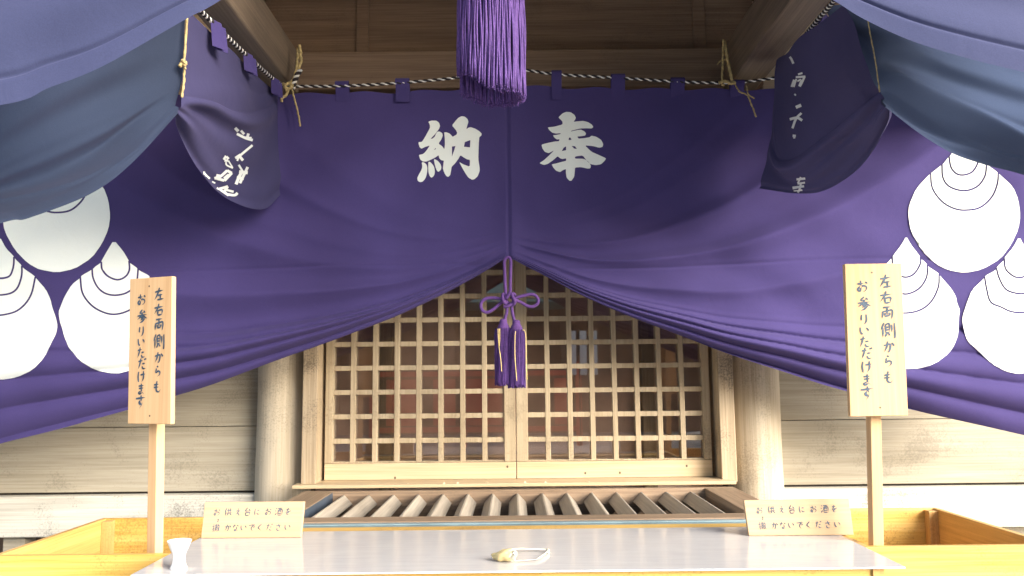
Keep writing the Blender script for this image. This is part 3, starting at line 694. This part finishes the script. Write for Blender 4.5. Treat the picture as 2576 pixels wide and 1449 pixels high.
# big bell-rope fringe overhead
bt = at(1237, 237, 2.4)
bell = thing('bell_rope_tassel', 'large bright purple cord tassel hanging overhead at the top centre', 'tassel', (bt.x, bt.y, bt.z + .75))
fr = MB(); rt = random.Random(11)
for lay, (n, q) in enumerate(((112, 1.0), (100, .93), (70, .8))):
    for k in range(n):
        a = 2 * math.pi * (k + rt.random() * .4) / n; ca_, sa_ = math.cos(a), math.sin(a)
        cut = .085 * max(0, -ca_) ** 1.2 * (1 if sa_ < .3 else .35) + .012 * max(0, sa_) - .012
        zb_ = bt.z + cut + rt.uniform(-.007, .007); pts = []; ph = rt.random() * 6
        for j in range(16):
            t = j / 15; z = zb_ + (bt.z + .62 - zb_) * (1 - t)
            rr_ = .104 * q * (1 - .10 * (1 - t) ** 2) + .0022 * math.sin(t * (9 + 5 * math.sin(ph * 3)) + ph)
            pts.append(Vector((bt.x + ca_ * rr_ + .0030 * math.sin(t * 9 + ph * 2), bt.y + sa_ * rr_, z)))
        fr.tube(pts, lambda u: .0026 * (1 + .12 * math.sin(u * 190)), 5)
        # frayed tip
        for f_ in range(3):
            p = pts[-1]; fr.tube([p, p + Vector((rt.uniform(-.004, .004), rt.uniform(-.004, .004), -rt.uniform(.003, .009)))], .0011, 3)
fr.build('fringe', M_FRINGE, bell)
MB().lathe([(.03, .62), (.085, .61), (.095, .66), (.07, .72), (.03, .75)], (bt.x, bt.y, bt.z), 32).build('tassel_cap', M_CORD, bell)
MB().tube([(bt.x, bt.y, bt.z + .74), (bt.x, bt.y, 3.43)], .02, 12).build('bell_rope', M_CORD, bell)

# ------------------------------------------------------------------ offertory box
off = thing('offertory_box', 'long brown wooden offertory box with a grate of diamond slats before the doors', 'offertory box', (.02, 3.2, 0))
RZ = .965
MB().box(-.93, .97, 2.817, 2.911, RZ - .07, RZ).build('front_rim', M_BOX_X, off, .003)
MB().box(-.93, .97, 3.563, 3.597, RZ - .07, RZ).build('back_rim', M_BOX_X, off, .003)
for xa, xb in ((-.93, -.795), (.835, .97)):
    MB().box(xa, xb, 2.9115, 3.5625, RZ - .07, RZ).build('side_rim', M_BOX_Y, off, .003)
MB().box(-.92, .96, 3.566, 3.594, .0, RZ - .071).box(-.92, .96, 2.83, 2.905, .0, RZ - .071).build('long_panel', M_BOX_X, off)
MB().box(-.92, -.81, 2.906, 3.565, .0, RZ - .071).box(.84, .96, 2.906, 3.565, 0, RZ - .071).box(-.80, .84, 2.906, 3.565, .5, .55).build('inner_panel', M_BOX_Y, off)
MB().box(-.809, -.7945, 2.9115, 3.5625, .56, RZ - .003).build('side_liner', M_LINER, off)
mb = MB().box(-.93, .97, 2.70, 2.8165, .90, RZ - .004)
mb.box(-.93, .97, 2.755, 2.763, RZ - .004, RZ + .002)
mb.build('metal_strip', M_BLUE, off, .002)
MB().box(-.86, .90, 2.72, 2.81, 0, .899).build('front_plinth', M_BOX_X, off)
sx0, pt = -.745, .1085
for k in range(15):
    xc = sx0 + pt * k; h = .039
    prof = [(-h * .98, 0), (-.003, h), (.003, h), (h * .98, 0), (0, -h)]
    vs_ = [(xc + a, yy, .911 + b) for yy in (2.906, 3.5625) for a, b in prof]
    n = len(prof)
    MB().add(vs_, [tuple(range(n))[::-1], tuple(range(n, 2 * n))] + [(i, (i + 1) % n, n + (i + 1) % n, n + i) for i in range(n)]).build('slat', M_SLAT, off, .0015)

rs = random.Random(4)
for k, xx in enumerate((-.31, -.25, -.12, .05, .14, .33, -.47)):
    a = rs.uniform(0, 3); c_ = Vector((xx, 3.612 + rs.uniform(-.006, .006), .9902)); u_ = Vector((math.cos(a), math.sin(a), 0)) * rs.uniform(.005, .009); w2 = Vector((-u_.y, u_.x, 0)) * .6
    tag(MB().add([c_ - u_, c_ + w2 + Vector((0, 0, .004)), c_ + u_ * 1.1 + Vector((0, 0, .0015)), c_ - w2 * .7], [(0, 3, 2), (0, 2, 1)]).build('paper_scrap', M_PAPER, solid=.0006), 'tiny torn white paper scrap lying on the door sill edge', 'paper scrap', 'paper scraps on the door sill')

# ------------------------------------------------------------------ yellow boxes at both sides of the table
TZ = .985
for nm, xa, xb, yb, lab in (('l', -1.437, -.918, 2.832, 'yellow varnished open wooden trough left of the offering table'), ('r', .955, 1.492, 2.868, 'bright yellow open wooden trough right of the offering table')):
    t = thing('wooden_trough', lab, 'trough', ((xa + xb) / 2, 2.5, 0), 'yellow troughs flanking the table')
    MB().box(xa, xb, 2.238, 2.258, .0, TZ - .002).build('front_board', M_YEL_X, t, .002)
    MB().box(xa, xb, yb, yb + .02, .0, TZ - .004).build('back_board', M_YEL_X, t, .002)
    for xs in (xa, xb - .02):
        MB().box(xs, xs + .02, 2.2582, yb - .0002, .0, TZ - .003).build('end_board', M_YEL_Y, t, .002)
    for xs in ((xa + .0202, xa + .052) if nm == 'l' else (xb - .052, xb - .0202),):
        MB().box(xs[0], xs[1], yb - .034, yb - .0003, .72, TZ - .008).build('corner_post', M_YEL_Z, t, .002)
    MB().box(xa + .021, xb - .021, 2.26, yb - .04, .69, .71).build('bottom_board', M_YEL_X, t)

# ------------------------------------------------------------------ offering table
tab = thing('offering_table', 'low yellow wooden offering table covered with a glossy pale plastic sheet', 'table', (0, 2.28, 0))
MB().box(-.905, .905, 2.02, 2.045, .80, TZ - .006).build('front_apron', M_YEL_X, tab, .002)
MB().box(-.90, .90, 2.0455, 2.64, .945, TZ - .007).build('table_top', M_YEL_X, tab, .002)
for xx in (-.905, .877):
    MB().box(xx, xx + .028, 2.014, 2.0195, .60, TZ - .006).build('corner_post', M_YEL_Z, tab)
    for yy in (2.05, 2.54):
        MB().box(xx, xx + .05, yy, yy + .05, 0, .944).build('leg', M_YEL_Z, tab, .003)
SH = MB().add([(-.935, 2.0, TZ - .004), (.95, 2.0, TZ - .004), (.955, 2.538, TZ - .004), (-.945, 2.538, TZ - .004), (-.935, 2.0, TZ), (.95, 2.0, TZ), (.955, 2.538, TZ), (-.945, 2.538, TZ)],
              [(3, 2, 1, 0), (4, 5, 6, 7), (0, 1, 5, 4), (1, 2, 6, 5), (2, 3, 7, 6), (3, 0, 4, 7)]).build('plastic_sheet', M_SHEET, tab)
SH.data.materials.append(M_EDGE)
for p in SH.data.polygons:
    if abs(p.normal.z) < .5: p.material_index = 1

# ------------------------------------------------------------------ brush lettering
G = {
'左': [[(12,32),(50,26),(90,20)],[(52,2),(42,35),(25,65),(5,92)],[(42,58),(82,52)],[(62,56),(62,88)],[(35,92),(95,84)]],
'右': [[(8,34),(92,24)],[(50,4),(38,38),(5,80)],[(40,54),(40,94)],[(40,56),(82,50),(78,90)],[(42,90),(80,86)]],
'両': [[(22,12),(80,6)],[(18,40),(12,92)],[(18,42),(50,36),(86,32),(84,80),(76,94)],[(50,10),(50,72)],[(34,52),(34,74)],[(34,74),(68,70)],[(68,50),(67,72)]],
'側': [[(24,2),(4,46)],[(16,34),(15,96)],[(34,12),(34,68)],[(34,13),(58,9),(57,66)],[(36,30),(56,28)],[(36,47),(56,45)],[(34,66),(57,63)],[(40,72),(28,92)],[(52,70),(62,84)],[(74,14),(74,62)],[(92,4),(92,90),(84,96)]],
'か': [[(8,38),(50,28),(62,36),(56,72),(44,92),(34,84)],[(40,6),(30,50),(8,92)],[(74,18),(88,34),(92,46)]],
'ら': [[(40,4),(56,14)],[(32,26),(28,60),(50,48),(72,56),(68,80),(42,96)]],
'も': [[(46,4),(38,50),(42,84),(66,92),(86,72)],[(16,34),(66,28)],[(14,56),(64,52)]],
'お': [[(8,30),(58,24)],[(34,4),(34,60),(26,90),(8,78),(20,60),(50,46),(78,52),(82,72),(62,92),(54,86)],[(74,14),(92,28)]],
'参': [[(48,0),(28,24),(70,20)],[(64,8),(78,24)],[(4,46),(94,36)],[(52,26),(32,52),(2,74)],[(54,40),(74,56),(98,66)],[(56,50),(34,66)],[(62,60),(32,80)],[(72,68),(50,88),(22,100)]],
'り': [[(28,10),(24,50),(34,58)],[(70,6),(72,50),(62,80),(42,98)]],
'い': [[(14,20),(18,60),(32,80),(38,68)],[(72,24),(86,40),(88,58)]],
'た': [[(10,26),(56,18)],[(36,2),(24,50),(6,92)],[(54,46),(84,42)],[(50,70),(62,88),(92,84)]],
'け': [[(18,8),(12,50),(18,92),(24,80)],[(40,34),(94,26)],[(72,4),(74,56),(54,96)]],
'ま': [[(20,22),(78,16)],[(24,44),(76,38)],[(50,2),(52,60),(48,84),(28,92),(20,80),(40,72),(64,80),(82,92)]],
'す': [[(4,26),(96,16)],[(54,2),(56,50),(46,68),(36,56),(48,44),(60,58),(56,80),(38,100)]],
'供': [[(26,4),(4,48)],[(16,34),(15,96)],[(34,32),(92,26)],[(50,8),(50,58)],[(74,4),(74,56)],[(28,62),(98,56)],[(50,68),(32,92)],[(70,66),(92,88)]],
'え': [[(44,4),(58,14)],[(22,36),(64,30),(40,60),(12,92)],[(36,66),(52,70),(60,90),(94,88)]],
'台': [[(46,0),(24,38),(78,34)],[(66,16),(86,42)],[(26,58),(28,96)],[(26,60),(76,54),(72,94)],[(30,92),(74,90)]],
'に': [[(18,8),(12,50),(18,92),(24,80)],[(48,30),(82,26)],[(44,66),(56,82),(90,78)]],
'酒': [[(12,10),(24,20)],[(4,38),(16,48)],[(4,92),(24,62)],[(34,12),(96,8)],[(40,30),(38,96)],[(40,32),(90,28),(88,94)],[(56,14),(54,44),(46,58)],[(72,12),(72,50),(84,54)],[(42,72),(88,70)],[(40,92),(88,90)]],
'を': [[(20,22),(72,16)],[(46,2),(34,36),(16,60),(44,46),(54,66),(52,78)],[(82,40),(50,58),(30,78),(40,94),(82,92)]],
'撒': [[(2,32),(34,26)],[(20,4),(20,86),(10,80)],[(2,66),(36,52)],[(38,20),(66,16)],[(46,6),(46,34)],[(58,4),(58,34)],[(36,38),(68,34)],[(42,48),(40,96)],[(42,50),(62,46),(62,92)],[(44,62),(60,60)],[(44,74),(60,72)],[(80,4),(66,40)],[(76,24),(98,20)],[(90,24),(82,64),(62,96)],[(72,40),(84,70),(98,92)]],
'な': [[(8,26),(54,20)],[(36,4),(10,58)],[(70,14),(90,30)],[(62,38),(64,76),(46,92),(32,82),(48,72),(72,82),(88,94)]],
'で': [[(8,20),(88,10),(56,34),(44,64),(56,86),(76,92)],[(74,40),(82,52)],[(88,34),(96,46)]],
'く': [[(68,4),(26,48),(40,66),(74,96)]],
'さ': [[(12,30),(84,20)],[(44,2),(60,40),(70,60)],[(28,62),(26,82),(46,94),(76,90)]],
}
G['だ'] = G['た'] + [[(76,4),(82,16)],[(88,0),(94,12)]]
def brush(t): return .75 + .45 * math.sin(math.pi * min(1, t * .9 + .12)) - .62 * sstep(.55, 1, t)
def letters(items, fr, name, parent, mat, wt=15):
    """items: (char, u, v, size) on a board; fr(u, v) gives the 3-D point"""
    polys = []
    for ch, u, v, s in items:
        for k, st in enumerate(G[ch]):
            q = [(u + (x - 50) / 100 * s, v + (y - 50) / 100 * s) for x, y in st]
            polys.append(strip(q, wt / 100 * s * (1 - .028 * len(G[ch])), prof=brush))
    v2, fs_ = fill(polys)
    MB().add([fr(p[0], p[1]) for p in v2], [f[::-1] for f in fs_]).build(name, mat, parent)

def tall_sign(label, tl, bl_, dirx, W, H, th, postx, base, grp):
    """tl, bl_: top-left and bottom-left of the face; dirx: unit vector along the width"""
    up = (tl - bl_).normalized(); nrm = dirx.cross(up).normalized()
    if nrm.y > 0: nrm = -nrm
    t = thing('standing_sign', label, 'sign', tuple(base), grp)
    o = tl; dn = -up
    def pt(u, v, d): return o + dirx * u + dn * v - nrm * d
    vs_ = [pt(u, v, d) for d in (0, th) for v in (0, H) for u in (0, W)]
    bfaces = [(0, 1, 3, 2), (4, 6, 7, 5), (0, 4, 5, 1), (2, 3, 7, 6), (0, 2, 6, 4), (1, 5, 7, 3)]
    MB().add(vs_, bfaces).build('board', M_SIGN_Z, t, .0018)
    pw = .031; pd = .03; L = (pt(postx, H, th) - base).length
    vs_ = [pt(postx + a - pw / 2, .03, th + .001 + d) for d in (0, pd) for a in (0, pw)]
    vs_ += [Vector(base) + dirx * (a - pw / 2) - nrm * d for d in (0, pd) for a in (0, pw)]
    MB().add(vs_, [(0, 1, 3, 2), (4, 6, 7, 5), (0, 4, 5, 1), (2, 3, 7, 6), (0, 2, 6, 4), (1, 5, 7, 3)]).build('post', M_SIGN_Z, t, .002)
    c1 = [('左', .707, .120, .24), ('右', .705, .228, .235), ('両', .712, .329, .24), ('側', .716, .445, .27), ('か', .72, .553, .21), ('ら', .70, .646, .20), ('も', .69, .75, .21)]
    c2 = [('お', .30, .151, .21), ('参', .318, .267, .24), ('り', .303, .37, .19), ('い', .295, .445, .19), ('た', .305, .519, .20), ('だ', .328, .596, .21), ('け', .316, .681, .205), ('ま', .316, .766, .20), ('す', .305, .851, .23)]
    for cc in (c1, c2):
        letters([(ch, u * W, v * H, s * W) for ch, u, v, s in cc], lambda u, v: pt(u, v, -.0008), 'lettering', t, M_INK)
    for u, v in ((.47, .06), (.52, .945)):
        q = MB(); cen = pt(u * W, v * H, -.0006); ring_ = [cen + (dirx * math.cos(a) + up * math.sin(a)) * .0028 for a in [k * math.pi / 5 for k in range(10)]]
        q.add(ring_, [tuple(range(10))]).build('nail_head', M_NAIL, t)
tl = at(327, 702, 2.26); bl_ = at(321, 1066, 2.255); th_ = R(21)
tall_sign('tall wooden sign with brush lettering before the left crest, turned slightly left', tl, bl_, Vector((math.cos(th_), -math.sin(th_), 0)), .1545, (tl - bl_).length, .016, .075, Vector((-1.01, 2.29, .711)), 'tall lettered signs')
tl = at(2125, 664, 2.24); bl_ = at(2139, 1048, 2.235)
tall_sign('tall wooden sign with brush lettering in front of the right crest, brightly lit', tl, bl_, Vector((math.cos(R(-1)), -math.sin(R(-1)), .004)), .1625, (tl - bl_).length, .016, .088, Vector((1.006, 2.29, .711)), 'tall lettered signs')

def small_sign(label, tl, tr, bl_, brr_, grp, ca_):
    t = thing('table_sign', label, 'sign', tuple((bl_ + brr_) / 2), grp)
    nrm = (tr - tl).cross(bl_ - tl).normalized()
    if nrm.y > 0: nrm = -nrm
    def pt(u, v, d): return tl.lerp(tr, u).lerp(bl_.lerp(brr_, u), v) - nrm * d
    th = .013
    vs_ = [pt(u, v, d) for d in (0, th) for v in (0, 1) for u in (0, 1)]
    MB().add(vs_, [(0, 1, 3, 2), (4, 6, 7, 5), (0, 4, 5, 1), (2, 3, 7, 6), (0, 2, 6, 4), (1, 5, 7, 3)]).build('board', M_SIGN_X, t, .002)
    c = (bl_ + brr_) / 2; 
    MB().add([c + Vector((-.02, .016, .001)), c + Vector((.02, .016, .001)), c + Vector((.02, .06, .001)), c + Vector((-.02, .06, .001)), pt(.42, .3, th + .001), pt(.58, .3, th + .001)],
             [(3, 2, 1, 0), (0, 1, 5, 4), (1, 2, 5), (2, 3, 4, 5), (3, 0, 4)]).build('prop', M_SIGN_X, t)
    asp = ((tr - tl).length / (tl - bl_).length)
    l1 = [('お', .136), ('供', .25), ('え', .348), ('台', .441), ('に', .54), ('お', .65), ('酒', .755), ('を', .85)]
    l2 = [('撒', .142), ('か', .261), ('な', .339), ('い', .416), ('で', .499), ('く', .581), ('だ', .677), ('さ', .768), ('い', .855)]
    for l, v in ((l1, .286), (l2, .72)):
        it = [(ch, u * asp, v + ca_ * (u - .5), .235 if ch in '供台酒撒' else .2) for ch, u in l]
        if l is l2: it.append(('ま', .157 * asp, .515, .10))
        letters(it, lambda u, v: pt(u / asp, v, -.0007), 'lettering', t, M_INK2, 14)
b0, b1 = onz(505, 1354, TZ + .001), onz(757, 1352, TZ + .001)
t0, t1 = at(515, 1263, b0.y + .02), at(766, 1261, b1.y + .02)
small_sign('low wooden notice with brush lettering on the left end of the table', t0, t1, b0, b1, 'low lettered table notices', -.01)
b0, b1 = onz(1884, 1348, TZ + .001), onz(2148, 1346, TZ + .001)
t0, t1 = at(1871, 1258, b0.y + .02), at(2136, 1254, b1.y + .02)
small_sign('low wooden notice with brush lettering on the right end of the table', t0, t1, b0, b1, 'low lettered table notices', -.03)

# ------------------------------------------------------------------ small things on the table
c = onz(449, 1430, TZ + .0005)
prof = [(0, 0), (.0285, 0), (.030, .0015), (.026, .006), (.0225, .013), (.021, .022), (.0215, .032), (.024, .040), (.028, .050), (.0325, .060), (.0360, .0665), (.0370, .0685), (.0355, .0685), (.031, .060), (.022, .050), (0, .047)]
mb = MB().lathe([(r * (.80 if z > .04 else .72), z) for r, z in prof], c, 40)
tag(mb.build('sake_cup', M_CUP), 'small white porcelain cup with a flared foot on the front left corner of the table', 'cup')
c = onz(1272, 1412, TZ)
of = thing('tied_offering', 'pale yellow lumpy dried offering tied with a loop of white paper ribbon on the table', 'offering', tuple(c))
bm = bmesh.new(); bmesh.ops.create_icosphere(bm, subdivisions=4, radius=1)
for v in bm.verts:
    p = v.co.copy(); k = 1 + .22 * noise.noise(p * 1.9 + Vector((3, 1, 0))) + .08 * noise.noise(p * 4.5)
    tp = .62 + .38 * sstep(-1, .5, p.x)
    v.co = Vector((p.x * .034 * k, p.y * .021 * k * tp, max(-.75, p.z) * .0175 * k * tp + .0135 + .004 * p.x))
mbx = MB(); bm.verts.index_update()
mbx.add([Matrix.Rotation(R(-12), 3, 'Z') @ v.co + c + Vector((-.004, 0, .001)) for v in bm.verts], [[q.index for q in f.verts] for f in bm.faces], True); bm.free()
mbx.build('bundle', M_FRUIT, of)
def ribbon(pts, wd, name):
    cs = cr(pts, 8 * len(pts)); vs_ = []; n = len(cs)
    for i, p in enumerate(cs):
        t = (cs[min(i + 1, n - 1)] - cs[max(i - 1, 0)]).normalized(); s = Vector((-t.y, t.x, .35)).normalized()
        vs_ += [p - s * wd / 2, p + s * wd / 2]
    MB().add(vs_, [(2 * i, 2 * i + 1, 2 * i + 3, 2 * i + 2) for i in range(n - 1)], True).build(name, M_PAPER, of, solid=.0008)
Z = lambda x, y, h: onz((1800 + x / 8.05) / 1.4907, (2020 + (y) / 8.05) / 1.4907, TZ + h)
ribbon([Z(890, 430, .012), Z(892, 330, .018), Z(960, 310, .020), Z(1280, 290, .012), Z(1580, 310, .008), Z(1980, 320, .006), Z(2050, 360, .006)], .0062, 'ribbon')
ribbon([Z(2040, 380, .006), Z(1760, 600, .0055), Z(1500, 640, .0045), Z(1080, 670, .005), Z(1030, 620, .011)], .0062, 'ribbon')
ribbon([Z(2050, 370, .008), Z(1900, 480, .008), Z(1740, 590, .006)], .005, 'ribbon')
ribbon([Z(1000, 370, .030), Z(1050, 450, .030), Z(960, 600, .012), Z(920, 680, .003)], .012, 'paper_band')
mb = MB(); mb.tube(cr([Z(2030, 330, .006), Z(2065, 350, .007), Z(2050, 390, .006), Z(2075, 420, .003)], 16), .0035, 7); mb.build('knot', M_PAPER, of)

# ------------------------------------------------------------------ what stands behind the camera and mirrors in the door glass
M_RED = plain('vermilion_paint', (.72, .10, .055), .5, .3, .15, 4)
M_COPPER = plain('green_copper_roof', (.24, .40, .36), .6, .4, .2, 5)
M_LEAF = plain('dark_leaves', (.05, .085, .035), .7, .3, .5, 3)
M_BARK = plain('bark', (.09, .07, .05), .9, .1, .3, 8)
M_ROOM2 = plain('dark_timber_wall', (.16, .10, .07), .8, .2, .3, 2)
gate = thing('red_hall', 'vermilion painted hall with a green copper roof mirrored in the door glass', 'building', (-2, -13, 0))
MB().box(-8, 5, -14.2, -14, 0, 3.4).build('wall', M_ROOM2, gate)
for k in range(5): MB().box(-8 + k * 3.1, -7.75 + k * 3.1, -13.98, -13.7, 0, 3.4).build('post', M_DARK_X, gate)
MB().add([(-9.5, -11.6, 3.3), (6.5, -11.6, 3.3), (5, -15, 6.2), (-8, -15, 6.2), (-9.5, -18, 3.3), (6.5, -18, 3.3)], [(0, 1, 2, 3), (4, 3, 2, 5), (0, 3, 4), (1, 5, 2), (0, 4, 5, 1)]).build('roof', M_COPPER, gate)
fen = thing('red_fence', 'vermilion fence of broad boards across the precinct, mirrored in the door glass', 'fence', (-.6, -7, 0))
for xa, xb in ((-2.3, -1.75), (-1.45, -1.05), (-.85, -.2), (.75, 1.05)):
    MB().box(xa, xb, -7.04, -6.96, .62, 1.45).build('board', M_RED, fen)
for zz in (.5, 1.5): MB().box(-2.6, 1.2, -7.06, -6.94, zz, zz + .09).build('rail', M_RED, fen)
for xx in (-2.6, -.95, -.02, 1.14): MB().box(xx, xx + .1, -7.07, -6.93, 0, 1.75).build('post', M_RED, fen)
M_BANNER = plain('white_banner_cloth', (.8, .8, .78), .8, .2, .04, 5)
for k, xx in enumerate((1.02, 1.2, 1.38)):
    t = thing('white_banner', ('leftmost', 'middle', 'rightmost')[k] + ' of three narrow white banners mirrored in the door glass', 'banner', (xx, -6, 0), 'white banners mirrored in the door glass')
    MB().tube([(xx - .07, -6, 0), (xx - .07, -6, 2.3)], .012, 8).build('pole', M_BARK, t)
    MB().box(xx - .055, xx + .06, -6.003, -5.997, 1.5, 2.25).build('cloth', M_BANNER, t)
def tree(x, y, h, r, lab, seed):
    rt = random.Random(seed)
    t = thing('broadleaf_tree', lab, 'tree', (x, y, 0), 'trees mirrored in the door glass')
    MB().tube(cr([(x, y, 0), (x + .1, y, h * .3), (x - .1, y + .1, h * .7)], 12), lambda u: .22 - .14 * u, 8).build('trunk', M_BARK, t)
    mb = MB()
    cl = [Vector((rt.gauss(0, .45) * r, rt.gauss(0, .45) * r, h * .68 + rt.gauss(0, .2) * h)) for _ in range(26)]
    for c_ in cl:
        for _ in range(90):
            p = Vector((x, y, 0)) + c_ + Vector((rt.gauss(0, .34), rt.gauss(0, .34), rt.gauss(0, .28)))
            a = Vector((rt.uniform(-1, 1), rt.uniform(-1, 1), rt.uniform(-1, 1))).normalized() * .14; b = a.orthogonal().normalized() * .08
            mb.add([p - a, p + b, p + a, p - b], [(0, 1, 2, 3)])
    mb.build('crown', M_LEAF, t)
tree(4.5, -10, 7, 2.2, 'dense tree at the right mirrored in the door glass', 1)
tree(-9, -11, 8, 2.4, 'dense tree at the far left mirrored in the door glass', 2)
tree(9, -14, 9, 2.8, 'tall tree at the far right mirrored in the door glass', 3)
